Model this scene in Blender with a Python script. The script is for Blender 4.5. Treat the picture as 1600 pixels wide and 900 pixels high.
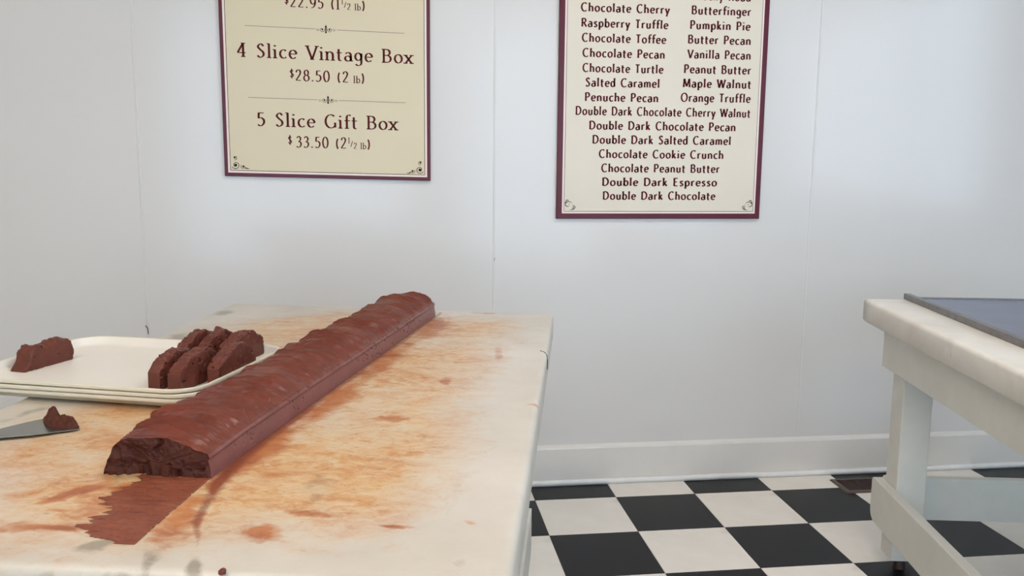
import bpy, bmesh, math
import numpy as np
from mathutils import Matrix, Vector

for o in list(bpy.data.objects):
    bpy.data.objects.remove(o)
SC = bpy.context.scene
COL = SC.collection

# ------------------------------------------------------------------ camera
cam = bpy.data.cameras.new('camera'); camo = bpy.data.objects.new('camera', cam); COL.objects.link(camo)
F_PX, PITCH, YAW, ROLL = 1378.0, math.radians(8.54), math.radians(7.603), math.radians(0.541)
CAM = Vector((-0.501, -3.054, 1.254))
fw = Vector((math.sin(YAW)*math.cos(PITCH), math.cos(YAW)*math.cos(PITCH), -math.sin(PITCH)))
r0 = Vector((math.cos(YAW), -math.sin(YAW), 0)); u0 = r0.cross(fw)
rr = r0*math.cos(ROLL) + u0*math.sin(ROLL); uu = -r0*math.sin(ROLL) + u0*math.cos(ROLL)
camo.matrix_world = Matrix(((rr.x, uu.x, -fw.x, CAM.x), (rr.y, uu.y, -fw.y, CAM.y), (rr.z, uu.z, -fw.z, CAM.z), (0, 0, 0, 1)))
cam.sensor_width = 36.0; cam.lens = F_PX/1600*36.0; cam.clip_start = 0.02
SC.camera = camo

# ------------------------------------------------------------------ world and lamps
w = bpy.data.worlds.new('world'); SC.world = w; w.use_nodes = True
bg = w.node_tree.nodes['Background']
bg.inputs[0].default_value = (0.64, 0.82, 1.0, 1); bg.inputs[1].default_value = 5.2

def area(name, loc, rot, sx, sy, power, color):
    l = bpy.data.lights.new(name, 'AREA'); l.shape = 'RECTANGLE'; l.size = sx; l.size_y = sy
    l.energy = power; l.color = color
    o = bpy.data.objects.new(name, l); o.location = loc; o.rotation_euler = rot; COL.objects.link(o); return o

SC.view_settings.view_transform = 'Standard'; SC.view_settings.look = 'None'
SC.view_settings.gamma = 1.0; SC.view_settings.use_curve_mapping = False
SC.view_settings.exposure = 0.0
CEIL_E = 23.5          # brightness of the added ceiling light diffusers

# ------------------------------------------------------------------ materials
def srgb(r, g, b):
    f = lambda c: ((c/255.0+0.055)/1.055)**2.4 if c > 10 else c/255.0/12.92
    return (f(r), f(g), f(b), 1)

class NT:
    def __init__(s, name):
        s.m = bpy.data.materials.new(name); s.m.use_nodes = True; s.t = s.m.node_tree
        s.b = s.t.nodes['Principled BSDF']
    def n(s, typ, **kw):
        x = s.t.nodes.new(typ)
        for k, v in kw.items():
            if k.startswith('i_'):
                key = k[2:]; x.inputs[int(key) if key.isdigit() else key].default_value = v
            else: setattr(x, k, v)
        return x
    def l(s, a, b): s.t.links.new(a, b)
    def noise(s, scale, detail=4, rough=.6, vec=None, mapscale=None, rot=None, dist=0.0):
        x = s.n('ShaderNodeTexNoise'); x.inputs['Scale'].default_value = scale
        x.inputs['Detail'].default_value = detail; x.inputs['Roughness'].default_value = rough
        x.inputs['Distortion'].default_value = dist
        if vec is None:
            if not hasattr(s, 'tc'): s.tc = s.n('ShaderNodeTexCoord')
            vec = s.tc.outputs['Object']
        if mapscale or rot:
            mp = s.n('ShaderNodeMapping'); s.l(vec, mp.inputs[0])
            if mapscale: mp.inputs['Scale'].default_value = mapscale
            if rot: mp.inputs['Rotation'].default_value = rot
            vec = mp.outputs[0]
        s.l(vec, x.inputs['Vector']); return x.outputs['Fac']
    def ramp(s, fac, stops):
        x = s.n('ShaderNodeValToRGB'); e = x.color_ramp.elements
        while len(e) < len(stops): e.new(0.5)
        for k, (p, c) in enumerate(stops):
            e[k].position = p; e[k].color = c if len(c) == 4 else (*c, 1)
        s.l(fac, x.inputs[0]); return x.outputs[0]
    def mr(s, fac, a, b, c=0.0, d=1.0):
        x = s.n('ShaderNodeMapRange'); s.l(fac, x.inputs[0])
        for k, v in zip((1, 2, 3, 4), (a, b, c, d)): x.inputs[k].default_value = v
        return x.outputs[0]
    def math(s, op, a, b=None):
        x = s.n('ShaderNodeMath', operation=op)
        for k, v in ((0, a), (1, b)):
            if v is None: continue
            if isinstance(v, (int, float)): x.inputs[k].default_value = v
            else: s.l(v, x.inputs[k])
        return x.outputs[0]
    def mix(s, fac, a, b, mode='MIX'):
        x = s.n('ShaderNodeMix', data_type='RGBA', blend_type=mode)
        if isinstance(fac, (int, float)): x.inputs[0].default_value = fac
        else: s.l(fac, x.inputs[0])
        for k, v in ((6, a), (7, b)):
            if isinstance(v, tuple): x.inputs[k].default_value = v
            else: s.l(v, x.inputs[k])
        return x.outputs[2]
    def bump(s, h, strength, dist):
        x = s.n('ShaderNodeBump'); x.inputs['Strength'].default_value = strength; x.inputs['Distance'].default_value = dist
        s.l(h, x.inputs['Height']); s.l(x.outputs[0], s.b.inputs['Normal']); return x
    def base(s, c):
        if isinstance(c, tuple): s.b.inputs['Base Color'].default_value = c
        else: s.l(c, s.b.inputs['Base Color'])
    def set(s, **kw):
        names = dict(rough='Roughness', metal='Metallic', spec='Specular IOR Level', coat='Coat Weight', coatr='Coat Roughness', sss='Subsurface Weight')
        for k, v in kw.items(): s.b.inputs[names[k]].default_value = v
        return s

def plain(name, col, rough=.5, metal=0.0, spec=.5, var=0.05, vscale=12, bump=0.0, bscale=60, coat=0.0):
    a = NT(name); a.set(rough=rough, metal=metal, spec=spec, coat=coat)
    f = a.noise(vscale, 5)
    dark = tuple(c*(1-var) for c in col[:3])+(1,); lite = tuple(min(1, c*(1+var)) for c in col[:3])+(1,)
    a.base(a.ramp(f, [(.3, dark), (.7, lite)]))
    if bump: a.bump(a.noise(bscale, 4), bump, .002)
    return a.m

M = {}
M['panel'] = plain('wall_panel_white', srgb(215, 211, 208), rough=.15, spec=.45, var=.012, vscale=1.3, bump=.05, bscale=2.2)
M['strip'] = plain('wall_strip_white', srgb(214, 211, 208), rough=.5, spec=.2, var=.02)
M['paint'] = plain('baseboard_paint', srgb(222, 217, 211), rough=.28, var=.03, vscale=5, bump=.12, bscale=25)
M['shoe'] = plain('shoe_paint', srgb(226, 225, 222), rough=.35, var=.05, vscale=20, bump=.4, bscale=50)
M['warm'] = plain('cream_bounce_paint', srgb(226, 212, 188), rough=.8, var=.02)  # cream made up for the unseen left wall, to bounce warm light
M['room'] = plain('room_paint', srgb(222, 220, 214), rough=.8, var=.02)
M['wood_white'] = plain('cream_painted_wood', srgb(214, 211, 202), rough=.42, var=.05, vscale=9, bump=.25, bscale=35)
M['maroon'] = plain('maroon_board', srgb(86, 14, 34), rough=.3, spec=.3, var=.08, vscale=15)
M['cream_l'] = plain('yellow_cream_print', srgb(214, 200, 170), rough=.3, spec=.3, var=.012, vscale=3)
M['cream_r'] = plain('glare_cream_print', srgb(219, 208, 191), rough=.3, spec=.3, var=.012, vscale=3)  # paler than the left print: glare on this sign put into the colour
M['white_edge'] = plain('pale_pink_border', srgb(236, 214, 206), rough=.35, var=.01)
M['ink'] = plain('maroon_ink', srgb(84, 14, 24), rough=.6, spec=.15, var=.05)
M['ink_dark'] = plain('dark_ink', srgb(44, 24, 24), rough=.6, spec=.15, var=.05)
M['grey_ink'] = plain('grey_ink', srgb(120, 100, 98), rough=.45, var=.05)
M['black'] = plain('dark_rubber', srgb(28, 24, 26), rough=.4, var=.2)
M['rust'] = plain('rusty_foot', srgb(60, 36, 34), rough=.45, var=.4, vscale=60)
M['grout'] = plain('floor_joint', srgb(60, 58, 56), rough=.7, var=.1)
M['tile_black'] = plain('black_vinyl_tile', srgb(14, 15, 20), rough=.3, spec=.2, var=.22, vscale=4, bump=.06, bscale=6)
a = NT('white_vinyl_tile'); a.set(rough=.33, spec=.45)
f = a.noise(7, 5); g = a.noise(3, 6, .7)
a.base(a.mix(a.mr(g, .55, .8), a.ramp(f, [(.3, srgb(230, 222, 212)), (.7, srgb(238, 231, 222))]), srgb(190, 180, 166)))
a.bump(a.noise(6, 3), .06, .002); M['tile_white'] = a.m
M['register'] = plain('brown_register', srgb(92, 76, 70), rough=.4, metal=.3, var=.15, vscale=30)
M['register_slat'] = plain('register_slat', srgb(58, 40, 38), rough=.5, metal=.2, var=.2, vscale=30)
M['register_in'] = plain('register_dark', srgb(34, 20, 20), rough=.6, var=.3, vscale=40)
M['steel_bar'] = plain('cold_steel_bar', srgb(126, 124, 124), rough=.38, metal=.75, var=.16, vscale=40, bump=.15, bscale=120)
M['steel_plate'] = plain('steel_plate', srgb(146, 150, 168), rough=.42, metal=.85, var=.06, vscale=9)
M['blade'] = plain('polished_blade', srgb(142, 142, 140), rough=.22, metal=.95, var=.06, vscale=20)
M['tray'] = plain('cream_tray', srgb(222, 217, 208), rough=.38, var=.02, vscale=6)
M['tray_edge'] = plain('cream_tray_worn', srgb(208, 201, 182), rough=.42, var=.05, vscale=14)
M['metal_white'] = plain('white_metal', srgb(230, 230, 230), rough=.4, var=.01)
a = NT('lit_diffuser'); a.base((.9, .9, .9, 1)); a.b.inputs['Emission Color'].default_value = (1, .82, .66, 1)
a.b.inputs['Emission Strength'].default_value = CEIL_E; M['diffuser'] = a.m
a = NT('cool_diffuser'); a.base((.9, .9, .9, 1)); a.b.inputs['Emission Color'].default_value = (1, .96, .93, 1)
a.b.inputs['Emission Strength'].default_value = CEIL_E*1.05; M['diffuser_cool'] = a.m
a = NT('window_glass'); a.set(rough=0.0); a.b.inputs['Transmission Weight'].default_value = 1; a.b.inputs['IOR'].default_value = 1.01
M['glass'] = a.m

# marble of the right-hand table
a = NT('clean_marble'); a.set(rough=.3, spec=.5)
c1 = a.ramp(a.noise(4, 8, .6, dist=.6), [(.35, srgb(205, 196, 184)), (.65, srgb(222, 217, 208))])
v = a.mr(a.noise(7, 9, .7, mapscale=(1, 2.0, 1), rot=(0, 0, .5), dist=.3), .60, .76, 0, .5)
a.base(a.mix(v, c1, srgb(150, 146, 140))); a.bump(a.noise(30, 4), .12, .001); M['marble_clean'] = a.m

# marble of the fudge table: masks painted as attributes on the slab, fine breakup here
a = NT('stained_marble'); a.set(spec=.45)
def attr(nm):
    x = a.n('ShaderNodeAttribute'); x.attribute_name = nm; return x.outputs['Fac']
st, dk, gr = attr('stain'), attr('dark'), attr('grey')
nz1 = a.noise(9, 8, .65, mapscale=(1, 1.6, 1), dist=.5)
nz2 = a.noise(38, 6, .65, mapscale=(1, 1.2, 1), dist=.8)
nz3 = a.noise(110, 4, .6)
white = a.ramp(a.noise(5, 7, .6), [(.3, srgb(186, 178, 165)), (.7, srgb(203, 195, 184))])
tan = a.ramp(a.math('ADD', a.math('MULTIPLY', nz1, .6), a.math('MULTIPLY', nz2, .4)),
             [(.35, srgb(204, 180, 144)), (.48, srgb(200, 164, 120)), (.57, srgb(190, 140, 92)), (.68, srgb(174, 112, 62))])
brk = a.math('ADD', a.math('MULTIPLY', nz1, .55), a.math('MULTIPLY', nz2, .45))
sm = a.mr(a.math('ADD', st, a.math('MULTIPLY', a.math('SUBTRACT', brk, .5), 1.5)), .15, 1.0)
col = a.mix(sm, white, tan)
# small creamy patches worn through the stain, small rusty flecks
worn = a.mr(a.noise(24, 6, .7, mapscale=(1, 1.8, 1), dist=1.0), .54, .70, 0, .6)
col = a.mix(a.math('MULTIPLY', worn, sm), col, srgb(208, 196, 172))
fl = a.math('MULTIPLY', a.mr(a.noise(64, 4, .65, mapscale=(1, 1.6, 1)), .60, .68), sm)
col = a.mix(a.math('MULTIPLY', fl, .6), col, srgb(150, 96, 58))
rp = a.math('MULTIPLY', a.mr(a.noise(13, 5, .62, mapscale=(1, 1.7, 1), dist=.6), .56, .68), sm)
col = a.mix(a.math('MULTIPLY', rp, .55), col, srgb(176, 112, 64))
fl2 = a.math('MULTIPLY', a.mr(a.noise(100, 4, .6, mapscale=(1, 1.9, 1), rot=(0, 0, .2)), .63, .69), a.math('ADD', a.math('MULTIPLY', sm, .8), .12))
col = a.mix(a.math('MULTIPLY', fl2, .7), col, srgb(118, 88, 60))
pale = a.math('MULTIPLY', a.mr(a.noise(17, 6, .7, mapscale=(1, 2.2, 1), rot=(0, 0, -.2), dist=1.0), .54, .68), sm)
col = a.mix(a.math('MULTIPLY', pale, .5), col, srgb(206, 192, 160))
veins = a.mr(a.noise(6, 8, .7, mapscale=(1, .5, 1), rot=(0, 0, .7), dist=1.5), .61, .75, 0, .30)
col = a.mix(veins, col, srgb(150, 140, 118))
gm = a.mr(a.math('ADD', gr, a.math('MULTIPLY', a.math('SUBTRACT', nz2, .5), 1.1)), .3, .9, 0, .7)
col = a.mix(gm, col, srgb(124, 114, 98))
dm = a.mr(a.math('ADD', dk, a.math('MULTIPLY', a.math('SUBTRACT', a.math('ADD', a.math('MULTIPLY', nz2, .6), a.math('MULTIPLY', nz1, .4)), .5), 1.5)), .35, .85, 0, .92)
col = a.mix(dm, col, a.ramp(nz1, [(.3, srgb(188, 122, 68)), (.55, srgb(164, 92, 46)), (.7, srgb(132, 66, 36))]))
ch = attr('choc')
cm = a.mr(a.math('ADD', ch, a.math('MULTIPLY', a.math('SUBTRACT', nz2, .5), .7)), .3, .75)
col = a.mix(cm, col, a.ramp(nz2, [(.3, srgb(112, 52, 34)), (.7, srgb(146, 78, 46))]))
a.base(col)
a.l(a.mr(nz1, .3, .7, .30, .42), a.b.inputs['Roughness'])
a.bump(a.math('ADD', nz2, a.math('MULTIPLY', nz3, .4)), .12, .0012)
M['marble'] = a.m

def fudge(name, c_lo, c_hi, rough, bs=.5, bscale=70, spec=.4):
    a = NT(name); a.set(rough=rough, spec=spec)
    f = a.noise(22, 6, .65)
    col = a.ramp(f, [(.3, c_lo), (.7, c_hi)])
    pit = a.mr(a.noise(150, 2, .5), .70, .76)
    a.base(a.mix(a.math('MULTIPLY', pit, .5), col, srgb(58, 30, 26)))  # dark dots painted in as the shade inside small holes
    a.bump(a.math('ADD', a.noise(bscale, 5, .65), a.math('MULTIPLY', a.noise(bscale*4, 3), .3)), bs, .0015)
    return a.m
M['fudge'] = fudge('glossy_fudge', srgb(90, 38, 25), srgb(112, 52, 37), .37, .22, 50, .3)
M['fudge_band'] = fudge('smooth_fudge_side', srgb(112, 66, 62), srgb(126, 76, 73), .34, .15, 90)
M['fudge_cut'] = fudge('rough_cut_fudge', srgb(58, 24, 16), srgb(86, 42, 30), .6, 1.0, 110, .25)
M['fudge_slice'] = fudge('sliced_fudge', srgb(82, 38, 27), srgb(108, 54, 42), .45, .9, 80, .35)
_ff = fudge('fudge_film', srgb(116, 60, 42), srgb(134, 76, 56), .45, .6, 90, .3)
_t = _ff.node_tree; _b = _t.nodes['Principled BSDF']; _src = _b.inputs['Base Color'].links[0].from_socket
_tc = _t.nodes.new('ShaderNodeTexCoord'); _mp = _t.nodes.new('ShaderNodeMapping'); _mp.inputs['Scale'].default_value = (14, 130, 1); _mp.inputs['Rotation'].default_value = (0, 0, .12)
_nz = _t.nodes.new('ShaderNodeTexNoise'); _nz.inputs['Scale'].default_value = 1; _nz.inputs['Detail'].default_value = 5
_mr = _t.nodes.new('ShaderNodeMapRange'); _mr.inputs[1].default_value = .60; _mr.inputs[2].default_value = .68; _mr.inputs[4].default_value = .75
_mx = _t.nodes.new('ShaderNodeMix'); _mx.data_type = 'RGBA'; _mx.inputs[7].default_value = srgb(76, 34, 26)
_t.links.new(_tc.outputs['Object'], _mp.inputs[0]); _t.links.new(_mp.outputs[0], _nz.inputs['Vector']); _t.links.new(_nz.outputs['Fac'], _mr.inputs[0])
_t.links.new(_mr.outputs[0], _mx.inputs[0]); _t.links.new(_src, _mx.inputs[6]); _t.links.new(_mx.outputs[2], _b.inputs['Base Color'])
M['fudge_film'] = _ff

# ------------------------------------------------------------------ geometry helpers
def link(name, me, mat, parent=None, loc=None, rotz=0, smooth=False):
    o = bpy.data.objects.new(name, me); COL.objects.link(o)
    if mat is not None and len(me.materials) == 0: me.materials.append(mat)
    if parent is not None: o.parent = parent
    if loc is not None: o.location = loc
    if rotz: o.rotation_euler = (0, 0, rotz)
    if smooth: me.polygons.foreach_set('use_smooth', [True]*len(me.polygons))
    return o
def empty(name, loc, rotz=0):
    o = bpy.data.objects.new(name, None); o.location = loc; o.rotation_euler = (0, 0, rotz); o.empty_display_size = .05
    COL.objects.link(o); return o
def tag(o, label, cat, group=None):
    o['label'] = label; o['category'] = cat
    if group: o['group'] = group
    return o
def sharp(o, deg=38):
    o.data.set_sharp_from_angle(angle=math.radians(deg)); return o
def struct(o): o['kind'] = 'structure'; return o
def mesh(name, V, Fc):
    me = bpy.data.meshes.new(name); me.from_pydata([tuple(map(float, v)) for v in V], [], Fc); me.update(); return me
def box_me(name, x0, x1, y0, y1, z0, z1, bev=0.0, seg=2, rough=0.0):
    bm = bmesh.new(); bmesh.ops.create_cube(bm, size=1)
    for v in bm.verts:
        v.co = ((x0+x1)/2+v.co.x*(x1-x0), (y0+y1)/2+v.co.y*(y1-y0), (z0+z1)/2+v.co.z*(z1-z0))
    if bev: bmesh.ops.bevel(bm, geom=list(bm.edges), offset=bev, segments=seg, profile=.5, affect='EDGES')
    me = bpy.data.meshes.new(name); bm.to_mesh(me); bm.free(); return me
def box(name, x0, x1, y0, y1, z0, z1, mat, parent=None, bev=0.0, seg=2, smooth=False, **k):
    return link(name, box_me(name, x0, x1, y0, y1, z0, z1, bev, seg), mat, parent, smooth=smooth, **k)
def prism_me(name, pts, z0, z1, bev=0.0, seg=2):
    bm = bmesh.new(); vs = [bm.verts.new((x, y, z0)) for x, y in pts]
    f = bm.faces.new(vs); r = bmesh.ops.extrude_face_region(bm, geom=[f])
    for v in r['geom']:
        if isinstance(v, bmesh.types.BMVert): v.co.z = z1
    bmesh.ops.recalc_face_normals(bm, faces=bm.faces)
    if bev: bmesh.ops.bevel(bm, geom=[e for e in bm.edges], offset=bev, segments=seg, profile=.5, affect='EDGES')
    me = bpy.data.meshes.new(name); bm.to_mesh(me); bm.free(); return me

# value noise, vectorised
_rng = np.random.RandomState(7); _T = _rng.rand(64, 64, 64)
def vn(x, y, z):
    x, y, z = np.broadcast_arrays(np.asarray(x, float), np.asarray(y, float), np.asarray(z, float))
    xi, yi, zi = np.floor(x).astype(int), np.floor(y).astype(int), np.floor(z).astype(int)
    fx, fy, fz = x-xi, y-yi, z-zi
    fx, fy, fz = fx*fx*(3-2*fx), fy*fy*(3-2*fy), fz*fz*(3-2*fz)
    g = lambda a, b, c: _T[(xi+a) % 64, (yi+b) % 64, (zi+c) % 64]
    L = lambda p, q, t: p+(q-p)*t
    return L(L(L(g(0,0,0), g(1,0,0), fx), L(g(0,1,0), g(1,1,0), fx), fy), L(L(g(0,0,1), g(1,0,1), fx), L(g(0,1,1), g(1,1,1), fx), fy), fz)
def fbm(x, y, z, o=4):
    s, a, t = 0, 1.0, 0
    for k in range(o):
        f = 2.03**k; s = s+a*vn(x*f+k*7.1, y*f+k*3.3, z*f+k*5.7); t += a; a *= .5
    return s/t
def grid_faces(n, m, closed=False):
    return [(i*m+j, i*m+(j+1) % m, (i+1)*m+(j+1) % m, (i+1)*m+j) for i in range(n-1) for j in range(m if closed else m-1)]

# ------------------------------------------------------------------ room shell
YW = 0.154                                  # face of the wall panels
XL, XR, YF, ZC = -3.0, 3.3, -5.6, 2.9
wb = struct(box('wall_back', XL, XR, YW+.006, YW+.12, 0, ZC, M['room']))
seams = [-2.59, -1.371, -0.142, 1.078, 2.298]
edges = [XL]+seams+[XR]
for k in range(len(edges)-1):
    box('wall_panel', edges[k]+.0012, edges[k+1]-.0012, YW, YW+.0055, 0, ZC, M['panel'], wb, bev=.0008, seg=1)
for s in seams:
    box('joint_strip', s-.0035, s+.0035, YW-.0015, YW+.001, .152, ZC, M['strip'], wb, bev=.0006, seg=1)
# little dark nicks where the panel joints are damaged
def nick(name, pts, r):
    cu = bpy.data.curves.new(name, 'CURVE'); cu.dimensions = '3D'; cu.bevel_depth = r
    sp = cu.splines.new('POLY'); sp.points.add(len(pts)-1)
    for p, q in zip(sp.points, pts): p.co = (*q, 1)
    o = bpy.data.objects.new(name, cu); COL.objects.link(o); dg = bpy.context.evaluated_depsgraph_get()
    me = bpy.data.meshes.new_from_object(o.evaluated_get(dg)); bpy.data.objects.remove(o)
    return me
link('joint_nick', nick('joint_nick', [(-1.371, YW-.002, .617), (-1.371, YW-.004, .637), (-1.378, YW-.005, .648)], .0014), M['black'], wb)
link('joint_nick', nick('joint_nick', [(-.140, YW-.002, .87), (-.138, YW-.004, .882)], .001), M['grey_ink'], wb)

def wall_box(name, *a): return struct(box(name, *a, M['room']))
struct(box('wall_left', XL-.1, XL, YF, YW+.12, 0, ZC, M['warm']))
# right wall with a daylight window
wall_box('wall_right', XR, XR+.1, YF, YW+.12, 0, .9)
struct(box('wall_right', XR, XR+.1, YF, YW+.12, 2.5, ZC, M['room']))
struct(box('wall_right', XR, XR+.1, -2.0, YW+.12, .9, 2.5, M['room']))
struct(box('wall_right', XR, XR+.1, YF, -5.0, .9, 2.5, M['room']))
# shop front: low sill wall, big openings
struct(box('wall_front', XL, XR, YF-.1, YF, 0, .15, M['room']))
struct(box('wall_front', XL, XR, YF-.1, YF, 2.6, ZC, M['room']))
struct(box('wall_front', XL, -2.6, YF-.1, YF, .15, 2.6, M['room']))
struct(box('wall_front', -.35, .15, YF-.1, YF, .15, 2.6, M['room']))
struct(box('wall_front', 2.9, XR, YF-.1, YF, .15, 2.6, M['room']))
def window(name, x0, x1, y, z0, z1, axis='x', nx=2):
    e = struct(empty(name, (0, 0, 0)))
    def b(nm, p0, p1, q0, q1, mat, t=.03):
        if axis == 'x': box(nm, p0, p1, y-t, y+t, q0, q1, mat, e)
        else: box(nm, y-t, y+t, p0, p1, q0, q1, mat, e)
    b('frame_rail', x0, x1, z0, z0+.05, M['metal_white']); b('frame_rail', x0, x1, z1-.05, z1, M['metal_white'])
    for k in range(nx+1):
        c = x0+(x1-x0)*k/nx; c = min(max(c, x0+.025), x1-.025)
        b('frame_stile', c-.025, c+.025, z0+.05, z1-.05, M['metal_white'])
    for k in range(nx):
        p = x0+(x1-x0)*k/nx; q = x0+(x1-x0)*(k+1)/nx
        b('pane', p+.03, q-.03, z0+.05, z1-.05, M['glass'], .003)
window('window_1', -2.6, -.35, YF-.05, .15, 2.6)
window('window_2', .15, 2.9, YF-.05, .15, 2.6, nx=3)
window('window_3', -5.0, -2.0, XR+.05, .9, 2.5, axis='y', nx=3)
struct(box('ceiling', XL-.1, XR+.1, YF-.1, YW+.12, ZC, ZC+.1, M['room']))
for i, (x, y, dm, lab) in enumerate([(-1.5, -2.7, 'diffuser', 'unseen flat white ceiling light added for warm light from the left'),
                            (.5, -1.5, 'diffuser_cool', 'unseen flat white ceiling light added to brighten the gap between the two tables'),
                            (-.6, -4.3, 'diffuser', 'unseen flat white ceiling light added behind the camera as warm fill')]):
    t = tag(empty('fill_ceiling_light', (x, y, ZC)), lab, 'light')  # unseen fixtures, added to balance brightness and warmth across the view
    box('light_frame', -.62, .62, -.17, .17, -.05, -.001, M['metal_white'], t, bev=.005)
    box('diffuser', -.59, .59, -.14, .14, -.056, -.0505, M[dm], t)

# baseboard and shoe moulding
def strip_me(name, prof, x0, x1):
    V = [(x0, y, z) for y, z in prof]+[(x1, y, z) for y, z in prof]; n = len(prof)
    return mesh(name, V, [(k, (k+1) % n, n+(k+1) % n, n+k) for k in range(n)]+[tuple(range(n))[::-1], tuple(range(n, 2*n))])
bb = struct(link('baseboard_back', strip_me('baseboard_back', [(YW, 0), (YW-.0135, 0), (YW-.0135, .142), (YW-.011, .150), (YW-.004, .155), (YW, .157)], XL, XR), M['paint']))
# shoe moulding with a hand painted, slightly wavy lower edge
n = 400; xs = np.linspace(XL, XR, n); V = []
for x in xs:
    wv = float(vn(x*9, .5, 2)*.003+vn(x*45, 3.5, 2)*.0015)
    V += [(x, YW-.0137, .022), (x, YW-.017-wv*.3, .021), (x, YW-.0205-wv, .014), (x, YW-.0215-wv, .0005), (x, YW-.0137, .0005)]
struct(link('trim_1', mesh('shoe', V, grid_faces(n, 5, True)), M['shoe'], smooth=True))

# ------------------------------------------------------------------ floor of single tiles
T = 0.3048
fl = struct(box('floor', XL, XR, YF, YW, -.06, -.003, M['grout']))
tm = {}
def tile_me(c, y1):
    k = (c, round(y1, 3))
    if k not in tm:
        me = box_me('tile', .0006, T-.0006, .0006, y1-.0006, -.0029, 0, .0006, 1); me.materials.append(M['tile_black' if c else 'tile_white']); tm[k] = me
    return tm[k]
for i in range(-9, 10):
    for j in range(-13, 1):
        x, y = i*T, j*T
        black = (i+j) % 2 == 0
        o = link('tile', tile_me(black, T if j < 0 else .140), None, fl); o.location = (x, y, 0)

# ------------------------------------------------------------------ floor register
rg = tag(empty('floor_register', (1.186, -.064, 0)), 'brown metal floor register grille set in the tiles by the baseboard', 'vent')
LX, LY = .30, .143
def frame_me(name, x0, x1, y0, y1, wd, z0, z1):
    o = [(x0, y0), (x1, y0), (x1, y1), (x0, y1)]; i = [(x0+wd, y0+wd), (x1-wd, y0+wd), (x1-wd, y1-wd), (x0+wd, y1-wd)]
    s = .006; m = [(x0+s, y0+s), (x1-s, y0+s), (x1-s, y1-s), (x0+s, y1-s)]
    V = [(*p, z0) for p in o]+[(*p, z1) for p in m]+[(*p, z1) for p in i]+[(*p, z0) for p in i]
    Fc = []
    for a_ in range(3):
        for k in range(4): Fc.append((a_*4+k, a_*4+(k+1) % 4, a_*4+4+(k+1) % 4, a_*4+4+k))
    return mesh(name, V, Fc)
link('register_frame', frame_me('register_frame', 0, LX, 0, LY, .017, .0003, .006), M['register'], rg)
box('register_shade', .015, LX-.015, .015, LY-.015, .0002, .0008, M['register_in'], rg)  # dark sheet stands in for the shaded interior below the slats
for k in range(25):
    x = .022+k*.0107
    o = link('slat', mesh('slat', [(x, .017, .001), (x+.003, .017, .005), (x+.005, .017, .005), (x+.002, .017, .001), (x+.008, LY-.017, .001), (x+.011, LY-.017, .005), (x+.013, LY-.017, .005), (x+.010, LY-.017, .001)],
             [(0, 1, 2, 3), (4, 7, 6, 5), (0, 4, 5, 1), (1, 5, 6, 2), (2, 6, 7, 3), (3, 7, 4, 0)]), M['register_slat'], rg)

# ------------------------------------------------------------------ tables
def rounded_slab(name, corners, z1, thick, rad, mat, parent, nu=40, nv=40, seg=4, masks=None):
    """marble slab: dense top from four corners (far right, far left, near left, near right), rounded rim, sides"""
    A, B, Cn, D = [np.array(c, float) for c in corners]
    s = np.linspace(0, 1, nu)[:, None, None]; t = np.linspace(0, 1, nv)[None, :, None]
    far = B+(A-B)*s; near = Cn+(D-Cn)*s
    P = far+(near-far)*t                       # nu x nv x 2
    cen = (A+B+Cn+D)/4
    V = [(*p, z1) for p in P.reshape(-1, 2)]
    Fc = [(i*nv+j, i*nv+j+1, (i+1)*nv+j+1, (i+1)*nv+j) for i in range(nu-1) for j in range(nv-1)]
    loop = [(i, 0) for i in range(nu)]+[(nu-1, j) for j in range(1, nv)]+[(i, nv-1) for i in range(nu-2, -1, -1)]+[(0, j) for j in range(nv-2, 0, -1)]
    ring = [i*nv+j for i, j in loop]; pts = np.array([P[i, j] for i, j in loop])
    N = []
    for (i, j) in loop:
        v = np.zeros(2)
        if j == 0: d = A-B; v += np.array([-d[1], d[0]])/np.linalg.norm(d)
        if j == nv-1: d = D-Cn; v += np.array([d[1], -d[0]])/np.linalg.norm(d)
        if i == nu-1: d = D-A; v += np.array([-d[1], d[0]])/np.linalg.norm(d)
        if i == 0: d = Cn-B; v += np.array([d[1], -d[0]])/np.linalg.norm(d)
        if (i in (0, nu-1)) and (j in (0, nv-1)): v *= .72
        N.append(v)
    N = np.array(N); prev = ring; L = len(ring)
    levels = [(rad*math.sin(a), -rad+rad*math.cos(a)) for a in np.linspace(0, math.pi/2, seg+1)[1:]]
    levels += [(rad, -thick+rad*.6), (rad*.6, -thick+.001), (-.02, -thick)]
    for off, dz in levels:
        b0 = len(V); wob = (fbm(pts[:, 0]*6, pts[:, 1]*6, 1.5)-.5)*.0016
        q = pts+N*(off+wob[:, None]*(off > 0))
        V += [(x, y, z1+dz) for x, y in q]
        new = list(range(b0, b0+L))
        Fc += [(prev[k], new[k], new[(k+1) % L], prev[(k+1) % L]) for k in range(L)]
        prev = new
    Fc.append(tuple(prev))
    me = mesh(name, V, Fc)
    bm = bmesh.new(); bm.from_mesh(me); bmesh.ops.recalc_face_normals(bm, faces=bm.faces); bm.to_mesh(me); bm.free()
    o = link(name, me, mat, parent, smooth=True)
    if masks:
        V = np.array([v[:2] for v in V])
        for k, fn in masks.items():
            at = me.attributes.new(k, 'FLOAT', 'POINT'); at.data.foreach_set('value', fn(V[:, 0], V[:, 1]).astype(np.float32))
    return o

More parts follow.
